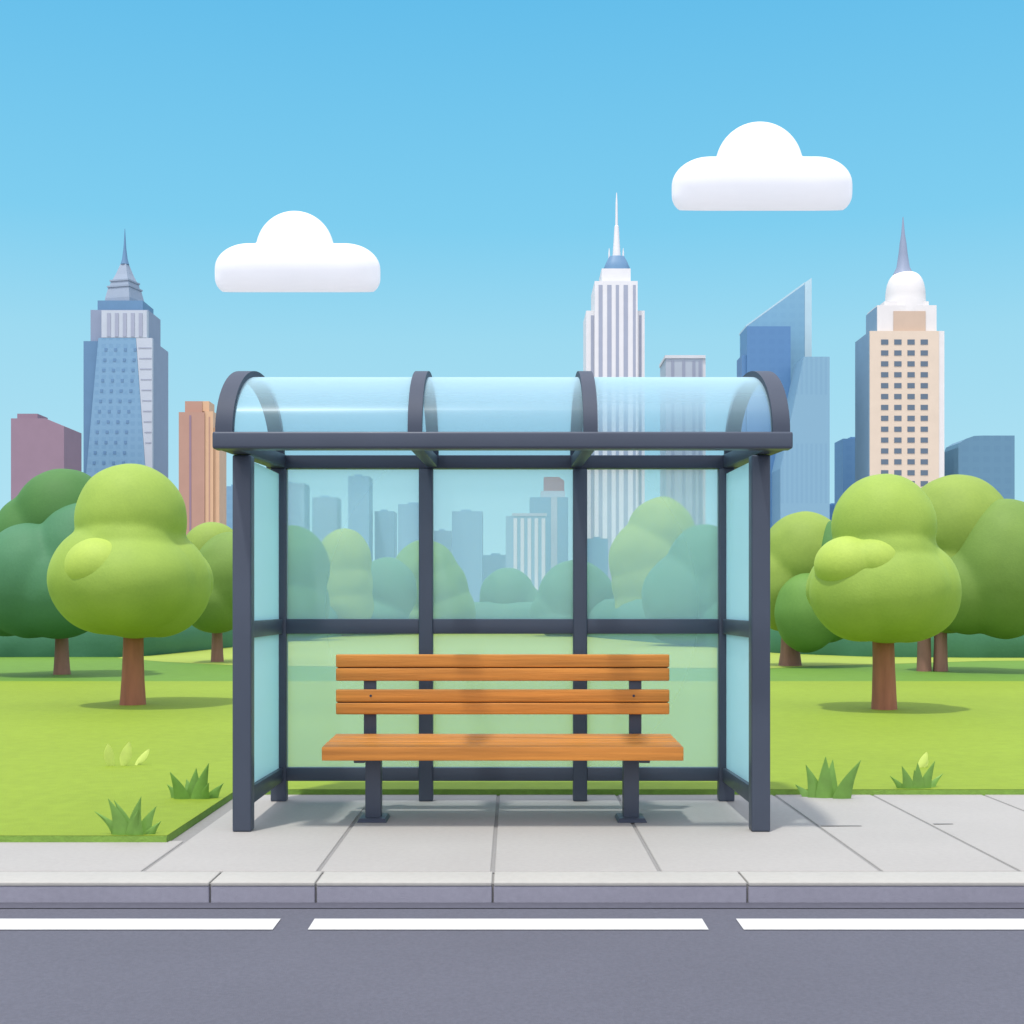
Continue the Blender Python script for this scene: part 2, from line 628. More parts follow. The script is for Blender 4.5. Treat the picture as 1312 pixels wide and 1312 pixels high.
# ------------------------------------------------------------------ bench
be = thing('park_bench', 'orange wooden slatted bench on two dark steel legs under the shelter roof', 'bench', (0, 8.75, 0))
X0, X1 = P(412, 0, 8.40).x, P(876, 0, 8.40).x
XB0, XB1 = P(430, 0, 9.04).x, P(858, 0, 9.04).x


def sz(y):
    return .528 + (y - 8.40) / .64 * .030


ys = [8.40, 8.66, 8.84, 9.03]
th = .088
for i in range(3):
    a, b = ys[i] + (.018 if i else 0), ys[i + 1] - .018
    bm = BM()
    box(bm, X0 + .004 * i, X1 - .004 * i, a, b, sz(a) - (th if i == 0 else .05), sz(a), .009, 3)
    for v in bm.verts:
        if v.co.z > sz(a) - .03:
            v.co.z += (v.co.y - a) / .64 * .030
    obj('seat_slat', bm, M['wood'], be)
for yj in ys[1:3]:
    bm = BM()
    box(bm, X0 + .014, X1 - .014, yj - .03, yj + .03, sz(yj) - .07, sz(yj) - .0075)
    obj('gap_shade_strip', bm, M['gap_shade'], be, 0)  # strip added in the seat gap, its dark colour imitates shade
for (yt, ym, yb2) in ((838, 855.5, 873), (883, 900, 916)):
    for u, l in ((yt, ym), (ym, yb2)):
        bm = BM()
        zt, zb = P(0, u, 9.045).z, P(0, l, 9.045).z
        box(bm, XB0, XB1, 9.045, 9.095, zb + .003, zt - .003, .010, 3)
        obj('backrest_slat', bm, M['wood'], be)
    bm = BM()
    zc = P(0, ym, 9.045).z
    box(bm, XB0 + .01, XB1 - .01, 9.072, 9.0935, zc - .02, zc + .02)
    obj('gap_shade_strip', bm, M['gap_shade'], be, 0)  # strip added to close the gap, dark to imitate groove shade
for xc, sgn in ((479, 1), (808, -1)):
    xl = P(xc, 0, 8.78).x
    bm = BM()
    box(bm, xl - .052, xl + .052, 8.72, 8.84, .02, sz(8.7) - .049, .008, 2)
    # cast foot that flares into a plate
    lg = obj('leg', bm, fr, be)
    bm = BM()
    hexa(bm, [(xl - .10, 8.64, 0), (xl + .10, 8.64, 0), (xl + .10, 8.92, 0), (xl - .10, 8.92, 0),
              (xl - .085, 8.67, .026), (xl + .085, 8.67, .026), (xl + .085, 8.90, .026), (xl - .085, 8.90, .026)], .006)
    obj('foot_plate', bm, fr, lg)
    xs = P(474 if sgn == 1 else 814, 0, 9.1).x
    bm = BM()
    box(bm, xs - .043, xs + .043, 9.093, 9.14, sz(9.0) - .10, P(0, 842, 9.1).z, .006, 2)
    box(bm, xs - .036, xs + .036, 8.46, 9.135, sz(8.5) - .115, sz(8.5) - .051, .006, 2)
    obj('back_support', bm, fr, be)
    for yy in (891.5,):
        bm = BM()
        c = P(xc - 4 if sgn == 1 else xc + 4, yy, 9.044)
        r = bmesh.ops.create_cone(bm, segments=12, radius1=.009, radius2=.007, depth=.006, cap_ends=True)
        for v in r['verts']:
            v.co = Vector((c.x + v.co.x, c.y - .002 - v.co.z * .5, c.z + v.co.y))
        obj('bolt', bm, fd, be)

# ------------------------------------------------------------------ trees and bushes
FOL = {
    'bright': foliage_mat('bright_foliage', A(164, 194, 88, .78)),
    'highlight': foliage_mat('highlight_foliage', A(186, 212, 98, .80)),  # paler leaf colour for the painted highlights on the front crowns
    'soft_highlight': foliage_mat('soft_highlight_foliage', A(170, 200, 90, .79)),  # slightly paler leaf colour for a painted sweep of light
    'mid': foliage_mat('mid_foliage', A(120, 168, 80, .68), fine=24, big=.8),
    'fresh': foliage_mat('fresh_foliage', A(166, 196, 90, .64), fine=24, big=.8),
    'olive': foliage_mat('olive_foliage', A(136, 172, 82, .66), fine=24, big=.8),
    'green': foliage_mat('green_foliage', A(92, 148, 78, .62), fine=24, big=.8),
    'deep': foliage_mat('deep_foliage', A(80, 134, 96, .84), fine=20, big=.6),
    'hedge': foliage_mat('hedge_foliage', A(72, 125, 96, .95), fine=14, big=.4),
}


def lobes(bm, Y, ls, flat=1.0):
    for l in ls:
        cx, cy, rx, ry = l[:4]
        dy = l[4] if len(l) > 4 else 0.0
        s = Y / F
        c = P(cx, cy, Y)
        ball(bm, (c.x, Y + dy, c.z), rx * s, (rx * s) * flat, ry * s)


def ripple(bm, amp, freq):
    bm.normal_update()
    for v in bm.verts:
        v.co += v.normal * amp * noise.noise(v.co * freq)


def crown(name, Y, ls, m, parent, vox=.045, it=5, amp=.02, freq=2.2):
    bm = BM()
    lobes(bm, Y, ls)
    bm = remeshed(bm, vox, it)
    ripple(bm, amp, freq)
    return obj(name, bm, m, parent, 180)


def trunk(bm, xb, yb, xt, yt, wb, wt, Y, wmid=None):
    """tapered trunk between photo points, widths in photo pixels"""
    s = Y / F
    n, seg = 14, 14
    b, t = P(xb, yb, Y), P(xt, yt, Y)
    b.z = LZ - .02
    rows = []
    for k in range(n + 1):
        u = k / n
        c = b.lerp(t, u)
        w = wt + (wb - wt) * (1 - u) ** 2.2
        w *= .5 * s
        ring = []
        for j in range(seg):
            a = 2 * PI * j / seg
            rr = w * (1 + .05 * math.sin(3 * a + 1 + u) + .03 * noise.noise(Vector((math.cos(a), math.sin(a), u * 4 + xb))))
            ring.append(bm.verts.new((c.x + rr * math.cos(a), c.y + rr * math.sin(a), c.z)))
        rows.append(ring)
    for r0, r1 in zip(rows, rows[1:]):
        for j in range(seg):
            bm.faces.new((r0[j], r0[(j + 1) % seg], r1[(j + 1) % seg], r1[j]))
    bm.faces.new(rows[0][::-1])
    bm.faces.new(rows[-1])
    return bm


def limb(bm, a, b, r0, r1):
    d = (b - a)
    q = d.to_track_quat('Z', 'Y')
    rows = []
    for u, r in ((0, r0), (.5, (r0 + r1) / 2), (1, r1)):
        rows.append([bm.verts.new(a + d * u + q @ Vector((r * math.cos(2 * PI * j / 8), r * math.sin(2 * PI * j / 8), 0))) for j in range(8)])
    for x, y in zip(rows, rows[1:]):
        for j in range(8):
            bm.faces.new((x[j], x[(j + 1) % 8], y[(j + 1) % 8], y[j]))
    bm.faces.new(rows[0][::-1])
    bm.faces.new(rows[-1])


PT = 'trees in the park'
# left front tree
Y = GY(903, LZ)
t = thing('tree', 'two tiered bright green tree with brown trunk on the lawn left of the shelter', 'tree', (P(170, 0, Y).x, Y, LZ), PT)
bm = trunk(BM(), 169.5, 903, 171, 790, 34, 25, Y)
s = Y / F
for dx, dz in ((-45, -60), (40, -55), (2, -90)):
    a = P(171, 800, Y)
    limb(bm, a, a + Vector((dx * s, .1, -dz * s)), .12, .05)
obj('trunk', bm, M['trunk'], t)
cr = crown('crown', Y - .3, [(168, 664, 70, 70), (168, 700, 69, 62), (148, 742, 79, 72, -.15), (198, 748, 70, 69, .1), (174, 765, 70, 53), (172, 746, 86, 67, -.2), (168, 705, 66, 60, -.12), (165, 740, 80, 60, .5), (190, 745, 72, 60, .5)], FOL['bright'], t)
crown('leaf_clump', Y - .3, [(148, 729, 46, 39, -.61)], FOL['highlight'], cr, .03, 3, .0)  # the crown's highlight, put into leaf colour and a slight bulge

# right front tree
Y = GY(909, LZ)
t = thing('tree', 'two tiered bright green tree with brown trunk on the lawn right of the shelter', 'tree', (P(1133, 0, Y).x, Y, LZ), PT)
bm = trunk(BM(), 1133, 909, 1131, 800, 33, 27, Y)
s = Y / F
for dx, dz in ((-45, -60), (40, -55), (2, -90)):
    a = P(1131, 805, Y)
    limb(bm, a, a + Vector((dx * s, .1, -dz * s)), .12, .05)
obj('trunk', bm, M['trunk'], t)
cr = crown('crown', Y - .3, [(1132, 674, 66, 67), (1132, 712, 67, 60), (1105, 757, 69, 66, -.1), (1164, 757, 67, 67, .05), (1135, 770, 70, 55), (1135, 754, 76, 65, -.14), (1132, 715, 63, 60, -.08), (1115, 752, 70, 58, .5), (1150, 752, 70, 58, .5)], FOL['bright'], t)
crown('leaf_clump', Y - .3, [(1080, 725, 43, 37, -.30), (1110, 721, 40, 33, -.39)], FOL['highlight'], cr, .03, 6, .0)  # highlight patches of this crown, put into the leaf colour
crown('leaf_clump', Y - .3, [(1112, 748, 46, 36, -.34), (1140, 742, 36, 40, -.42)], FOL['soft_highlight'], cr, .03, 8, .0)  # softer sweep of light below them, also put into leaf colour

# left rear tree (partly cut by the picture's edge)
Y = GY(864, LZ)
t = thing('tree', 'darker green broad tree at far left behind the tiered tree, brown trunk', 'tree', (P(79, 0, Y).x, Y, LZ), PT)
obj('trunk', trunk(BM(), 79, 864, 79, 800, 22, 16, Y), M['trunk_far'], t)
cr = crown('crown', Y, [(83, 668, 64, 68), (50, 700, 60, 70)], FOL['green'], t, .07)
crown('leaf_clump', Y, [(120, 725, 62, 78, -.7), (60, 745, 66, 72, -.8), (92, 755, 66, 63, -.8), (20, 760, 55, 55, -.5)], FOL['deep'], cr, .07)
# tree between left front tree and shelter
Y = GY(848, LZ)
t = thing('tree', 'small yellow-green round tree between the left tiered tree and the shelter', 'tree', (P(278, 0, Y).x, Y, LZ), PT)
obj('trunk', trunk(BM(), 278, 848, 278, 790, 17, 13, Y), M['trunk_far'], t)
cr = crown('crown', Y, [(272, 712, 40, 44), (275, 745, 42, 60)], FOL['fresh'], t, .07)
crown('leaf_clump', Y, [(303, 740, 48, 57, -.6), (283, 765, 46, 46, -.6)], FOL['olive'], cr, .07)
# tree left of right front tree
Y = GY(853, LZ)
t = thing('tree', 'squat green tree with short trunk just right of the shelter', 'tree', (P(1012, 0, Y).x, Y, LZ), PT)
obj('trunk', trunk(BM(), 1012, 853, 1012, 800, 30, 22, Y), M['trunk_far'], t)
cr = crown('crown', Y, [(1030, 715, 55, 60), (1005, 750, 45, 60)], FOL['fresh'], t, .07)
crown('leaf_clump', Y, [(1068, 725, 46, 58, -.4), (1066, 770, 45, 45, -.4)], FOL['green'], cr, .07)
crown('leaf_clump', Y, [(1022, 785, 40, 50, -1.0), (1050, 785, 38, 38, -.8)], FOL['mid'], cr, .07)
# tree at far right with two stems
Y = GY(860, LZ)
t = thing('tree', 'twin stemmed light green tree at far right behind the tiered tree', 'tree', (P(1194, 0, Y).x, Y, LZ), PT)
for a in (1184, 1205):
    obj('trunk', trunk(BM(), a, 860, a, 790, 19, 16, Y), M['trunk_far'], t)
cr = crown('crown', Y, [(1225, 678, 68, 70), (1215, 740, 62, 72)], FOL['fresh'], t, .07)
crown('leaf_clump', Y, [(1272, 730, 68, 88, -.7), (1230, 755, 55, 58, -.5)], FOL['olive'], cr, .07)

# row seen through the back panes: (name, label, Y, lobes, material)
BK = 'bushes along the far side of the park'
rows = [
    ('bush', 'broad green bush seen through the left end of the back glass', 57.0, [(375, 728, 47, 55), (375, 775, 48, 50), (350, 745, 45, 60)], 'green', BK),
    ('tree', 'light green round tree seen through the left back pane between dark bushes', 66.0, [(441, 722, 35, 46), (441, 748, 37, 44), (443, 775, 36, 40)], 'fresh', None),
    ('bush', 'low dark two humped bush seen through the left back pane', 70.0, [(450, 764, 30, 38), (496, 758, 39, 44), (475, 790, 50, 28)], 'deep', BK),
    ('bush', 'tall mid green bush seen behind the left inner shelter post', 76.0, [(545, 742, 45, 51), (552, 760, 49, 52), (562, 785, 48, 45), (535, 785, 44, 40)], 'mid', BK),
    ('bush', 'low dark rounded bush seen through the middle back pane', 82.0, [(650, 765, 36, 38), (668, 778, 30, 30)], 'deep', BK),
    ('bush', 'wide dark bush seen behind the right inner shelter post', 66.0, [(738, 768, 50, 51), (718, 785, 38, 34)], 'deep', BK),
    ('tree', 'tall light green tree seen through the right back pane', 60.0, [(847, 690, 45, 54), (832, 718, 52, 54), (838, 745, 54, 56), (840, 775, 52, 52)], 'fresh', None),
    ('bush', 'large dark bush seen at the right end of the back glass', 49.0, [(902, 722, 46, 50), (872, 765, 50, 56), (925, 760, 50, 70)], 'deep', BK),
]
for nm, lab, Y, ls, fm, grp in rows:
    c = P(ls[-1][0], 0, Y)
    t = thing(nm, lab, nm, (c.x, Y, LZ), grp or PT)
    if nm == 'tree':
        obj('trunk', trunk(BM(), ls[-1][0], HY + 1.38 * F / Y, ls[-1][0], 770, 14, 9, Y), M['trunk_far'], t)
        crown('crown', Y, ls, FOL[fm], t, .12, 4, .06, 1.0)
    else:
        # foliage reaches the ground
        yb = HY + 1.38 * F / Y
        cx = sum(l[0] for l in ls) / len(ls)
        w = max(l[0] + l[2] for l in ls) - min(l[0] - l[2] for l in ls)
        crown('foliage', Y, ls + [(cx, yb - 18, w * .44, 19)], FOL[fm], t, .12, 4, .06, 1.0)
        limb_bm = BM()
        g0 = Vector((c.x, Y, LZ))
        for dx in (-.35, 0, .35):
            limb(limb_bm, g0, g0 + Vector((dx, 0, 1.2)), .07, .03)
        obj('stem', limb_bm, M['trunk_far'], t)

# hedge: one long rounded clipped mass along the contact line
bm = BM()
xs_ = []
x = -700.0
while x <= 2100:
    xs_.append(x)
    x += 12
prev = None
prof = [(-1.0, 0.0), (-1.08, .35), (-1.05, .75), (-.9, 1.25), (-.6, 1.62), (-.2, 1.8), (.25, 1.8), (.65, 1.62), (.95, 1.2), (1.08, .7), (1.05, .3), (1.0, 0)]
pts = [hedge_pt(x) for x in xs_]
# smooth the line
for _ in range(6):
    pts = [pts[0]] + [(a + b * 2 + c) / 4 for a, b, c in zip(pts, pts[1:], pts[2:])] + [pts[-1]]
for i, p in enumerate(pts):
    d = (pts[min(i + 1, len(pts) - 1)] - pts[max(i - 1, 0)]).normalized()
    nrm = Vector((-d.y, d.x, 0))
    if nrm.y < 0:
        nrm = -nrm
    row = []
    for u, z in prof:
        q = p + nrm * (u + 1.08) + Vector((0, 0, z))
        k = noise.noise(q * .55) * .16 + noise.noise(q * 1.7) * .07
        row.append(bm.verts.new(q + nrm * k + Vector((0, 0, k * 1.0 * z / 1.8))))
    if prev:
        for a in range(len(row) - 1):
            bm.faces.new((prev[a], row[a], row[a + 1], prev[a + 1]))
    else:
        bm.faces.new(row)
    prev = row
bm.faces.new(prev[::-1])
tag(obj('hedge', bm, FOL['hedge'], None, 180), 'long dark green clipped hedge running across the far side of the park', 'hedge')

# ------------------------------------------------------------------ grass tufts
M['tuft'] = mat('tuft_grass', A(108, 151, 60, .92), 0.6, 0.12, 12, sheen=.1)
M['tuft_pale'] = mat('pale_tuft_grass', A(212, 228, 120, .85), 0.6, 0.08, 12, sheen=.1)


def blade(bm, base, tip, bend, w, th=.012, belly=0.0):
    """a pointed, thick, folded blade from base to tip; bend pushes its middle sideways"""
    n = 8
    rows = []
    for k in range(n + 1):
        u = k / n
        c = base.lerp(tip, u) + Vector((bend * math.sin(PI * u) * (1 - .3 * u), 0, 0))
        ww = w * (max(0.02, (1 - u ** 1.5)) if not belly else max(.05, math.sin(PI * (u * .86 + .12)) ** .8))
        tt = th * (1 - .8 * u)
        rows.append([bm.verts.new(c + v) for v in (Vector((-ww, 0, 0)), Vector((0, -tt, 0)), Vector((ww, 0, 0)), Vector((0, tt, 0)))])
    for a, b in zip(rows, rows[1:]):
        for k in range(4):
            bm.faces.new((a[k], a[(k + 1) % 4], b[(k + 1) % 4], b[k]))
    bm.faces.new(rows[0][::-1])
    bm.faces.new(rows[-1])


def tuft(label, yb, blades, m, belly=0, group='grass tufts on the lawn', lz=LZ):
    Y = GY(yb, lz)
    s = Y / F
    bm = BM()
    for (x0, xt, yt, bend, w) in blades:
        jy = random.uniform(-.05, .05)
        b = P(x0, yb, Y)
        b.z = lz - .01
        b.y += jy
        tp = P(xt, yt, Y)
        tp.y += jy * 2
        blade(bm, b, tp, bend * s, w * s * 1.2, max(.014, w * s * .35), belly)
    o = obj('grass_tuft', bm, m, None, 50)
    # origin at its foot
    c = Vector((P(blades[0][0], 0, Y).x, Y, lz))
    for v in o.data.vertices:
        v.co -= c
    o.location = c
    return tag(o, label, 'grass tuft', group)


tuft('dark green grass tuft nearest the road at the left lawn corner', 1069,
     [(156, 123, 1038, 6, 9), (158, 143, 1021, 5, 10), (163, 144, 1026, 5, 8), (176, 186, 1018, -4, 9), (183, 200, 1033, -4, 9), (190, 208, 1051, -2, 7), (172, 183, 1034, -3, 7)], M['tuft'])
tuft('dark green grass tuft beside the left front shelter post', 1023,
     [(229, 214, 1005, 3, 8), (236, 222, 987, 3, 9), (249, 252, 984, -1, 9), (256, 271, 976, -2, 9), (262, 271, 1001, -2, 7), (270, 287, 1003, -3, 8), (243, 236, 1000, 2, 9)], M['tuft'])
tuft('three pale yellow-green blades in the lawn below the left tiered tree', 981,
     [(144, 142, 952, -1, 5.5), (160, 168, 950, -1, 6), (174, 190, 960, 0, 4.5)], M['tuft_pale'], 1)
tuft('dark green grass tuft at the pavement edge right of the shelter', 1022,
     [(1040, 1022, 1007, 2, 8), (1046, 1033, 980, 3, 9), (1056, 1057, 969, 0, 10), (1066, 1071, 975, -1, 9), (1076, 1099, 972, -4, 10), (1082, 1097, 990, -3, 8)], M['tuft'], lz=0.0)
tuft('dark green grass tuft at the far right of the pavement edge', 1016,
     [(1158, 1138, 993, 4, 7), (1163, 1152, 980, 3, 8), (1174, 1172, 976, 0, 8), (1182, 1196, 974, -3, 8), (1190, 1212, 992, -4, 7), (1178, 1168, 985, 0, 8)], M['tuft'], lz=0.0)
tuft('single pale blade in the lawn behind the rightmost dark grass tuft', 984,
     [(1179, 1188, 964, 0, 4.5), (1184, 1190, 973, 0, 2.5)], M['tuft_pale'], 1)

# ------------------------------------------------------------------ skyline
TC = lambda *c: A(*c, .65)


def pbox(bm, x0, x1, yt, yb, Y, depth, bev=0.0):
    a, b = P(x0, yt, Y), P(x1, yt, Y)
    z0 = -.3 if yb is None else P(0, yb, Y).z
    return box(bm, a.x, b.x, Y, Y + depth, z0, a.z, bev)


def pb(name, x0, x1, yt, yb, Y, depth, m, parent):
    return obj(name, pbox(BM(), x0, x1, yt, yb, Y, depth), m, parent, 0)


def plain(name, col, rough=.5):
    return mat(name, TC(*col), rough, .03, .15, spec=.3)


TB = 'skyline buildings'
M['t_steel'] = plain('blue_grey_cladding', (112, 154, 190))
M['t_stone'] = plain('grey_stone', (158, 172, 196))
M['t_stone2'] = plain('weathered_zinc', (168, 184, 202))
M['t_pale'] = plain('pale_stone', (214, 224, 234))
M['t_white'] = plain('white_stone', (255, 255, 255))
M['t_slot'] = plain('dark_slot_glass', (182, 190, 208), .3)
M['t_bluepanel'] = facade_mat('blue_glass_front', TC(140, 185, 216), TC(128, 174, 208), .3, .28, .6, .3, .6)
M['t_win'] = plain('small_window_glass', (116, 158, 196), .25)
M['t_beige'] = plain('beige_stone', (250, 230, 206))
M['t_beige2'] = plain('warm_beige_stone', (228, 202, 178))
M['t_cream'] = plain('cream_stone', (255, 252, 248))
M['t_side'] = plain('shaded_side_stone', (146, 182, 208))  # left face of the beige tower, its shade put into the colour
M['t_winb'] = plain('window_glass_grey', (108, 128, 146), .25)
M['t_orange1'] = plain('terracotta_cladding', (205, 162, 142))
M['t_orange2'] = plain('peach_cladding', (240, 198, 158))
M['t_mauve'] = plain('mauve_cladding', (166, 140, 156))

# left tall tower
Y = 600.0
t = thing('skyscraper', 'tall blue-grey stepped tower with pyramid crown and thin spire at left', 'skyscraper', (P(158, 0, Y).x, Y, 0), TB)
pb('tower_body', 107, 194, 437, None, Y + 2, 26, M['t_steel'], t)
pb('side_wing', 194.2, 195.5, 436, None, Y + 1.6, 27.5, M['t_stone'], t)
pb('upper_tier', 116, 190, 397, 437, Y + 4, 21, M['t_stone'], t)
pb('upper_tier', 125, 183, 385, 397, Y + 6, 18, M['t_steel'], t)
up = pb('upper_front', 130, 188, 397.5, 432.5, Y + .4, 3.2, M['t_pale'], t)
for i in range(5):
    x = 137 + i * 10.2
    pb('window_strip', x, x + 4.6, 401, 431, Y + .15, .5, M['t_slot'], up)
bm = BM()
prism(bm, [P(126, 433, Y), P(174, 433, Y), P(189, 640, Y), P(189, 779, Y), P(107.5, 779, Y), P(107.5, 640, Y)], 2.2)
gf = obj('glass_front', bm, M['t_bluepanel'], t, 0)
bm = BM()
prism(bm, [P(174.3, 433, Y), P(195, 433, Y), P(195, 640, Y), P(189.3, 640, Y)], 2.0)
wf = obj('white_front', bm, M['t_pale'], t, 0)
for r in range(10):
    y = 445 + r * 13.5
    e = 174.3 + (y - 433) / 207 * 15
    pb('floor_line', e + 2, 194, y, y + 1.2, Y - .15, .3, M['t_slot'], wf)
proto_w = None
for r in range(12):
    y = 446 + r * 13.2
    for c in range(4):
        x = 126 - (y - 433) / 207 * 18.5 + 9 + c * 12.5 - (r * .2)
        a = P(x, y, Y)
        if proto_w is None:
            bm = BM()
            wv, hv = 3.6 * Y / F, 3.8 * Y / F
            box(bm, 0, wv, -.15, .2, -hv, 0)
            me = bpy.data.meshes.new('window')
            bm.to_mesh(me)
            bm.free()
            me.materials.append(M['t_win'])
            proto_w = me
        w = bpy.data.objects.new('window', proto_w)
        w.location = a - t.location
        w.parent = gf
        C.objects.link(w)
ccx, ccy = P(160, 0, Y + 15).x, Y + 15
s = (Y + 15) / F
bm = BM()
for r, y0, y1, r1 in ((22.5, 394, 385, 22.5), (22.5, 385, 371, 19), (20.5, 371, 369, 20.5), (17.5, 369, 363, 16), (17.5, 363, 361, 17.5), (14.5, 361, 353, 10.5), (10.5, 353, 339, 5)):
    rr = [(r * s, P(0, y0, Y + 15).z), (r1 * s, P(0, y1, Y + 15).z)]
    lathe(bm, rr, ccx, ccy, 4, 2.0)
for v in bm.verts:       # square plan turned a little so that two faces show
    q = Matrix.Rotation(math.radians(45 - 16), 3, 'Z') @ (v.co - Vector((ccx, ccy, 0)))
    v.co = Vector((ccx, ccy, 0)) + Vector((q.x * 1.1, q.y * 1.1, q.z))
obj('crown_roof', bm, M['t_stone2'], t, 0)
bm = BM()
lathe(bm, [(5.5 * s, P(0, 339, Y + 15).z), (3.6 * s, P(0, 332, Y + 15).z), (1.8 * s, P(0, 318, Y + 15).z), (.3 * s, P(0, 293, Y + 15).z)], ccx, ccy, 12)
obj('spire', bm, M['t_steel'], t)

# white striped tower in the middle
Y = 640.0
t = thing('skyscraper', 'white vertically striped tower with a tall needle spire behind the shelter roof', 'skyscraper', (P(789, 0, Y).x, Y, 0), TB)
b0 = pb('side_wing', 751, 826, 398, None, Y + 4, 26, M['t_white'], t)
b1 = pb('tower_body', 762, 817, 360, None, Y, 30, M['t_white'], t)
for x0, x1 in ((767, 772), (778, 783.5), (789, 793), (799, 804.5), (811, 814.5)):
    pb('window_strip', x0, x1, 365, 779, Y - .15, .4, M['t_slot'], b1)
for x0, x1 in ((757, 761), (819, 822)):
    pb('window_strip', x0, x1, 404, 779, Y + 3.85, .4, M['t_slot'], b0)
pb('upper_tier', 771, 808, 344, 360, Y + 4, 20, M['t_white'], t)
yc = Y + 14
s = yc / F
bm = BM()
xc = P(790, 0, yc).x
lathe(bm, [(17 * s, P(0, 350, yc).z), (16.5 * s, P(0, 344, yc).z), (14 * s, P(0, 338, yc).z), (10 * s, P(0, 330, yc).z)], xc, yc, 24, 3)
obj('crown_roof', bm, M['t_steel'], t)
bm = BM()
lathe(bm, [(5.4 * s, P(0, 330, yc).z), (3.6 * s, P(0, 305, yc).z), (2.8 * s, P(0, 290, yc).z), (1.8 * s, P(0, 289, yc).z), (1.3 * s, P(0, 260, yc).z), (.5 * s, P(0, 247, yc).z)], xc, yc, 12)
obj('spire', bm, M['t_white'], t)
for dx in (-9.5, 8.5):
    bm = BM()
    lathe(bm, [(1.2 * s, P(0, 331, yc).z), (1.0 * s, P(0, 324, yc).z), (.3 * s, P(0, 318, yc).z)], xc + dx * s, yc, 8)
    obj('finial', bm, M['t_white'], t)

# flat pale block behind the shelter roof
Y = 680.0
t = thing('office_block', 'pale grey flat topped block with a white parapet right of the striped tower', 'office block', (P(878, 0, Y).x, Y, 0), TB)
b = pb('tower_body', 853, 900.5, 459, None, Y, 26, M['t_pale'], t)
pb('parapet', 852, 904, 455, 459, Y - .5, 27, M['t_white'], t)
pb('corner_pier', 900.5, 904, 459, None, Y + .3, 25, M['t_white'], t)
for x in (860, 874, 887, 895):
    pb('window_strip', x, x + 4, 462, 779, Y - .15, .4, M['t_slot'], b)

# blue group right of the shelter
M['t_blue'] = facade_mat('mid_blue_glass', TC(102, 152, 200), TC(98, 147, 196), .22, .22, .6, .4, .5)
M['t_blue2'] = facade_mat('sky_blue_glass', TC(140, 194, 222), TC(134, 188, 218), .22, .22, .6, .4, .5)
M['t_teal'] = facade_mat('teal_glass', TC(146, 192, 216), TC(134, 181, 210), .45, .02, .5, .4, .5)
M['t_blue3'] = plain('light_edge_panel', (205, 238, 248))
Y = 620.0
t = thing('skyscraper', 'mid blue slab tower with a low left step directly right of the shelter roof', 'skyscraper', (P(985, 0, Y).x, Y, 0), TB)
pb('tower_body', 957, 1013, 418, None, Y, 18, M['t_blue'], t)
pb('side_wing', 950.5, 957, 455, None, Y + 1.5, 14, M['t_blue'], t)
Y = 645.0
t = thing('skyscraper', 'pale blue glass tower with sharply slanted roof and bright right edge', 'skyscraper', (P(1000, 0, Y).x, Y, 0), TB)
bm = BM()
prism(bm, [P(957, 779, Y), P(957, 418, Y), P(1031, 364, Y), P(1031, 779, Y)][::-1], 20)
obj('tower_body', bm, M['t_blue2'], t, 0)
bm = BM()
prism(bm, [P(1031.2, 779, Y), P(1031.2, 362, Y), P(1040, 356, Y), P(1040, 779, Y)][::-1], 16)
obj('edge_fin', bm, M['t_blue3'], t, 0)
bm = BM()
prism(bm, [P(956, 419, Y), P(956, 416.5, Y), P(1031, 361.5, Y), P(1031, 364, Y)][::-1], 20.3)
obj('roof_edge', bm, M['t_blue3'], t, 0)
Y = 600.0
t = thing('skyscraper', 'teal glass tower with a slanted left facet beside the mid blue slab', 'skyscraper', (P(1032, 0, Y).x, Y, 0), TB)
bm = BM()
prism(bm, [P(1000, 779, Y), P(1000, 600, Y), P(1030, 457, Y), P(1063, 457, Y), P(1063, 779, Y)][::-1], 20)
obj('tower_body', bm, M['t_teal'], t, 0)

# beige domed tower
Y = 600.0
t = thing('skyscraper', 'beige tower with four columns of windows, white dome and grey spire at right', 'skyscraper', (P(1156, 0, Y).x, Y, 0), TB)
pb('side_wing', 1113.2, 1114.2, 425, None, Y + .5, 24, M['t_side'], t)  # thin skin coloured as the tower's shaded left face
body = pb('tower_body', 1114.4, 1203, 424, None, Y, 24, M['t_beige'], t)
pb('corner_pier', 1203, 1210, 424, None, Y + .4, 23, M['t_cream'], t)
me = None
for r in range(16):
    for c in range(4):
        a = P(1128.8 + c * 16.9, 435 + r * 13.95, Y)
        if me is None:
            bm = BM()
            box(bm, 0, 9.3 * Y / F, -.15, .3, -6.6 * Y / F, 0)
            me = bpy.data.meshes.new('window')
            bm.to_mesh(me)
            bm.free()
            me.materials.append(M['t_winb'])
        w = bpy.data.objects.new('window', me)
        w.location = a - t.location
        w.parent = body
        C.objects.link(w)
tier = pb('upper_tier', 1124, 1200, 391, 424, Y + 3, 17, M['t_cream'], t)
pb('side_wing', 1123, 1123.8, 393, 424, Y + 3.5, 18, M['t_side'], t)  # same painted shade on the left face of the upper tier
pb('alcove', 1145, 1186, 398.5, 424, Y + 2.6, 1, M['t_beige2'], tier)
pb('upper_tier', 1133, 1190, 386, 391, Y + 5, 13, M['t_cream'], t)
yc = Y + 12
s = yc / F
xc = P(1160, 0, yc).x
bm = BM()
z0, z1 = P(0, 388, yc).z, P(0, 349, yc).z
pr = [(25.5 * s, z0 - 6), (25.5 * s, z0)]
for k in range(15):
    a = k / 14 * PI / 2
    pr.append((25 * s * max(.02, math.cos(a) ** .62), z0 + 2 * s + (z1 - z0 - 2 * s) * math.sin(a) ** .8))
lathe(bm, pr, xc, yc, 40)
obj('dome', bm, M['t_cream'], t, 60)
bm = BM()
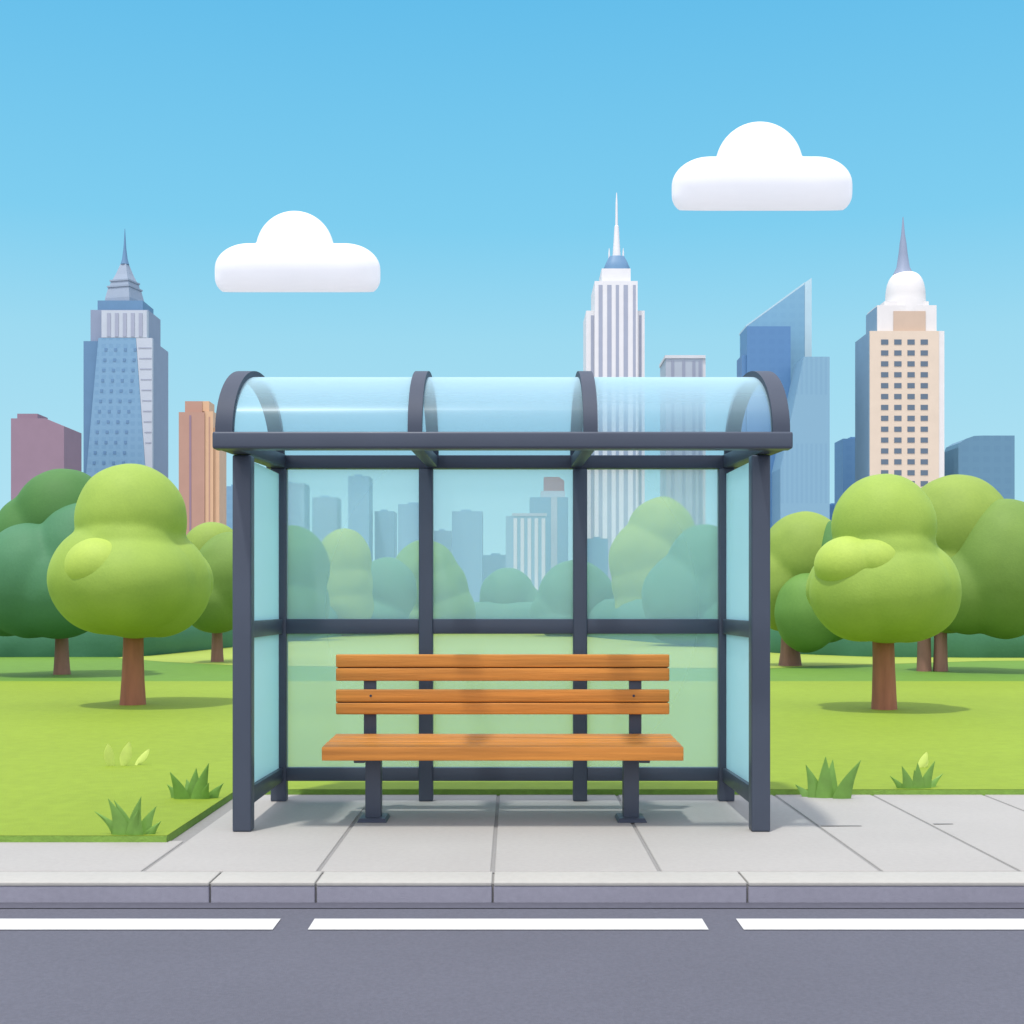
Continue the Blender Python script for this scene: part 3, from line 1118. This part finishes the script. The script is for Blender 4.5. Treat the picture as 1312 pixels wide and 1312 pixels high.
lathe(bm, [(13 * s, P(0, 352, yc).z), (8.5 * s, P(0, 343, yc).z), (5.8 * s, P(0, 325, yc).z), (4.4 * s, P(0, 312, yc).z), (2.4 * s, P(0, 300, yc).z), (.5 * s, P(0, 278, yc).z)], P(1157, 0, yc).x, yc, 12)
obj('spire', bm, M['t_stone'], t)

# terracotta tower, mauve block
Y = 560.0
t = thing('skyscraper', 'terracotta and peach tower with a small roof block left of the shelter', 'skyscraper', (P(250, 0, Y).x, Y, 0), TB)
b = pb('tower_body', 229, 262, 528, None, Y, 20, M['t_orange1'], t)
pb('side_wing', 262, 273, 527, None, Y + .6, 16, M['t_orange2'], t)
pb('side_wing', 273, 281, 548, None, Y + 2, 14, M['t_orange2'], t)
pb('roof_block', 237, 259, 514, 528, Y + 3, 11, M['t_orange1'], t)
pb('roof_block', 259, 268, 514, 527, Y + 3.4, 10, M['t_orange2'], t)
pb('window_strip', 242.5, 245, 532, 779, Y - .15, .4, M['t_mauve'], b)
pb('window_strip', 267.5, 269, 534, 779, Y + .45, .4, M['t_orange1'], b)
Y = 540.0
t = thing('office_block', 'mauve block with a sloping roof edge at the far left of the skyline', 'office block', (P(45, 0, Y).x, Y, 0), TB)
bm = BM()
prism(bm, [P(14, 779, Y), P(14, 536, Y), P(58, 536, Y), P(82, 546, Y), P(82, 779, Y)][::-1], 22)
obj('tower_body', bm, M['t_mauve'], t, 0)
pb('roof_block', 22, 48, 530, 536.3, Y + 4, 12, M['t_mauve'], t)

# smaller blue blocks along the horizon
M['s1'] = facade_mat('hazy_blue_glass', TC(150, 197, 224), TC(143, 190, 220), .2, .2, .6, .5, .5)
M['s2'] = facade_mat('pale_blue_glass', TC(166, 207, 228), TC(158, 201, 224), .2, .2, .6, .5, .5)
M['s3'] = facade_mat('strong_blue_glass', TC(106, 158, 205), TC(100, 151, 200), .2, .2, .6, .5, .5)
M['s4'] = facade_mat('slate_glass', TC(112, 158, 185), TC(106, 151, 180), .2, .2, .6, .5, .5)
blocks = [
    # x0, x1, top, Y, depth, material, label, extras
    (285, 322, 623, 700, 20, 's1', 'sky blue block just left of the left front shelter post', []),
    (342, 390, 619, 760, 20, 's2', 'blue block leftmost in the back glass, behind the green bush', []),
    (400, 432, 637, 800, 20, 's2', 'medium height blue block second in the left back pane', [(410, 424, 633)]),
    (446, 473, 610, 780, 20, 's1', 'tallest slim blue tower in the left back pane', []),
    (480, 505, 655, 800, 20, 's1', 'short blue block beside the tallest slim tower in the left pane', []),
    (510, 552, 646, 760, 20, 's1', 'wide blue block against the left inner shelter post', []),
    (556, 578, 680, 820, 20, 's2', 'low pale block at the left side of the middle pane', []),
    (579, 618, 655, 760, 20, 's1', 'tall blue slab in the left half of the middle pane', []),
    (618, 655, 711, 800, 20, 's1', 'lowest blue block in the middle pane, between two taller ones', []),
    (753, 779, 690, 600, 18, 's4', 'slate block at the foot of the white striped tower', []),
    (1080, 1113, 562, 690, 18, 's3', 'strong blue block touching the left side of the beige tower', []),
    (1058, 1082, 647, 720, 18, 's3', 'short blue block between teal tower and right tiered tree', []),
    (1211, 1230, 588, 640, 18, 's4', 'low slate block touching the right side of the beige tower', []),
]
for x0, x1, yt, Y, dep, m, lab, ex in blocks:
    t = thing('office_block', lab, 'office block', (P((x0 + x1) / 2, 0, Y).x, Y, 0), TB)
    pb('tower_body', x0, x1, yt, None, Y, dep, M[m], t)
    w = x1 - x0
    pb('roof_block', x0 + w * .3, x0 + w * .62, yt - 2.2, yt, Y + dep * .4, dep * .4, M[m], t)
# rounded block at far right
Y = 610.0
t = thing('office_block', 'slate block with a rounded roof corner at the far right edge', 'office block', (P(1260, 0, Y).x, Y, 0), TB)
bm = BM()
pts2 = [P(1228, 779, Y), P(1228, 573, Y), P(1230, 567, Y), P(1238, 562, Y), P(1248, 558.5, Y), P(1258, 558, Y), P(1300, 558, Y), P(1300, 779, Y)]
prism(bm, pts2[::-1], 20)
obj('tower_body', bm, M['s4'], t, 0)
# striped block and red-capped tower in the middle pane
Y = 740.0
t = thing('office_block', 'pale block with white vertical ribs in the middle pane beside the right inner post', 'office block', (P(675, 0, Y).x, Y, 0), TB)
b = pb('tower_body', 648, 700, 661, None, Y, 20, M['s2'], t)
for x in (658, 667, 676, 685, 694):
    pb('facade_rib', x, x + 4.5, 664, 779, Y - .5, .6, M['t_white'], b)
pb('parapet', 656, 700.6, 657.5, 661, Y - .3, 20, M['t_pale'], t)
Y = 790.0
t = thing('skyscraper', 'blue tower with a dull red roof box in the middle pane', 'skyscraper', (P(706, 0, Y).x, Y, 0), TB)
pb('tower_body', 679, 728, 637, None, Y, 24, M['s1'], t)
pb('corner_pier', 706, 714, 636.5, 779, Y - .4, 1, M['t_pale'], t)
pb('upper_tier', 693, 724, 629, 637, Y + 3, 16, M['t_pale'], t)
bm = BM()
prism(bm, [P(697, 629, Y + 4), P(697, 611, Y + 4), P(716, 611, Y + 4), P(723, 616, Y + 4), P(723, 629, Y + 4)][::-1], 14)
obj('roof_block', bm, plain('dull_red_cladding', (188, 130, 142)), t, 0)

# ------------------------------------------------------------------ clouds
m, nt, N, L, b = newmat('cloud_white')
N.remove(b)
d = N.new('ShaderNodeBsdfDiffuse')
d.inputs['Color'].default_value = (.90, .90, .90, 1)
tr = N.new('ShaderNodeBsdfTranslucent')
tr.inputs['Color'].default_value = (.88, .88, .90, 1)
mx = N.new('ShaderNodeMixShader')
mx.inputs['Fac'].default_value = .45
L.new(d.outputs[0], mx.inputs[1])
L.new(tr.outputs[0], mx.inputs[2])
L.new(mx.outputs[0], N['Material Output'].inputs['Surface'])
M['cloud'] = m


def cloud(label, Y, x0, x1, yt, yb, xc, rt):
    """a level-based roll of cloud with one big puff on its middle"""
    s = Y / F
    r = (yb - yt) * .275
    bm = BM()
    c = P(xc, yt + rt, Y)
    ball(bm, (c.x, Y + 3 * s, c.z), rt * s, rt * .6 * s, rt * s, 5)
    core = BM()
    for e_ in (1, -1):
        xe = x0 if e_ == 1 else x1
        for ox, oz, rr, rx in ((1.52, 1.08, 1.10, 1.50), (.72, .68, .68, .70)):
            c = P(xe + e_ * ox * r, yb - oz * r, Y)
            ball(core, (c.x, Y, c.z), rx * r * s, rr * r * s, rr * r * s, 4)
    h = bmesh.ops.convex_hull(core, input=core.verts[:])
    bmesh.ops.delete(core, geom=h['geom_interior'], context='VERTS')
    me = bpy.data.meshes.new('roll')
    core.to_mesh(me)
    core.free()
    bm.from_mesh(me)
    bpy.data.meshes.remove(me)
    zb = P(0, yb - 3, Y).z
    bm = remeshed(bm, 1.1 * s, 26)
    for v in bm.verts:          # level underside
        zz = zb + (v.co.y - Y) * .27
        if v.co.z < zz:
            v.co.z = zz + (v.co.z - zz) * .12
    c = P((x0 + x1) / 2, yb, Y)
    for v in bm.verts:
        v.co -= c
    o = obj('cloud', bm, M['cloud'], None, 180)
    o.location = c
    return tag(o, label, 'cloud', 'clouds in the sky')


cloud('smaller lower white cloud with three puffs above the left end of the shelter', 1500.0, 275, 488, 270, 377, 377.5, 50)
cloud('larger higher white cloud with three puffs near the top right', 1500.0, 860, 1092, 156, 272, 973, 56)

# ------------------------------------------------------------------ light
SUN = Vector((-.17, -.28, 1.0)).normalized()
elev = math.asin(SUN.z)
sl = bpy.data.lights.new('sun', 'SUN')
sl.energy = 2.7
sl.angle = math.radians(2.5)      # widened to soften the roof bars' shadows on the bench
sl.color = (1.0, .965, .90)
so = bpy.data.objects.new('sun', sl)
so.rotation_euler = SUN.to_track_quat('Z', 'Y').to_euler()
so.location = (0, 0, 50)
C.objects.link(so)

w = bpy.data.worlds.new("World")
scn.world = w
w.use_nodes = True
N, L = w.node_tree.nodes, w.node_tree.links
bg = N['Background']
sky = N.new('ShaderNodeTexSky')
sky.sky_type = 'NISHITA'
sky.sun_disc = False
sky.sun_elevation = elev
sky.sun_rotation = math.atan2(SUN.x, SUN.y)
sky.air_density = 1.0
sky.dust_density = 1.5
sky_fill = N.new('ShaderNodeMix')                     # extra white sky fill added above the view
sky_fill.data_type = 'RGBA'
sky_fill.inputs[0].default_value = .82
sky_fill.inputs[7].default_value = (9.8, 9.7, 11.0, 1)
L.new(sky.outputs[0], sky_fill.inputs[6])
L.new(sky_fill.outputs[2], bg.inputs['Color'])
bg.inputs['Strength'].default_value = 0.15
bg2 = N.new('ShaderNodeBackground')
tc = N.new('ShaderNodeTexCoord')
sp = N.new('ShaderNodeSeparateXYZ')
L.new(tc.outputs['Generated'], sp.inputs[0])
rp = N.new('ShaderNodeValToRGB')
EXP = 0.2
SK = 2 ** -EXP
e = rp.color_ramp.elements
e[0].position, e[0].color = 0.0, (*sc(lin((184, 230, 244)), SK), 1)
e[1].position, e[1].color = 0.44, (*sc(lin((98, 188, 234)), SK), 1)
for ps, c in ((.12, (170, 223, 242)), (.20, (157, 218, 241)), (.28, (127, 206, 240))):
    n_ = e.new(ps)
    n_.color = (*sc(lin(c), SK), 1)
L.new(sp.outputs['Z'], rp.inputs['Fac'])
L.new(rp.outputs['Color'], bg2.inputs['Color'])
mr = N.new('ShaderNodeMapRange')
mr.inputs['From Min'].default_value = .44
mr.inputs['From Max'].default_value = .58
L.new(sp.outputs['Z'], mr.inputs['Value'])
mx = N.new('ShaderNodeMixShader')
# more white fill added to the unseen sky behind the viewer, for upright faces
ms = N.new('ShaderNodeMapRange')
ms.interpolation_type = 'SMOOTHSTEP'
ms.inputs['From Min'].default_value = .05
ms.inputs['From Max'].default_value = -.75
ms.inputs['To Max'].default_value = .9
L.new(sp.outputs['Y'], ms.inputs['Value'])
mm = N.new('ShaderNodeMath')
mm.operation = 'MAXIMUM'
L.new(mr.outputs[0], mm.inputs[0])
L.new(ms.outputs[0], mm.inputs[1])
L.new(mm.outputs[0], mx.inputs['Fac'])
L.new(bg2.outputs[0], mx.inputs[1])
L.new(bg.outputs[0], mx.inputs[2])
L.new(mx.outputs[0], N['World Output'].inputs['Surface'])

vs = scn.view_settings
vs.view_transform = 'Standard'
vs.look = 'None'
vs.exposure = EXP
vs.gamma = 1
vs.use_curve_mapping = False
scn.cycles.transparent_max_bounces = 24
scn.cycles.max_bounces = 10
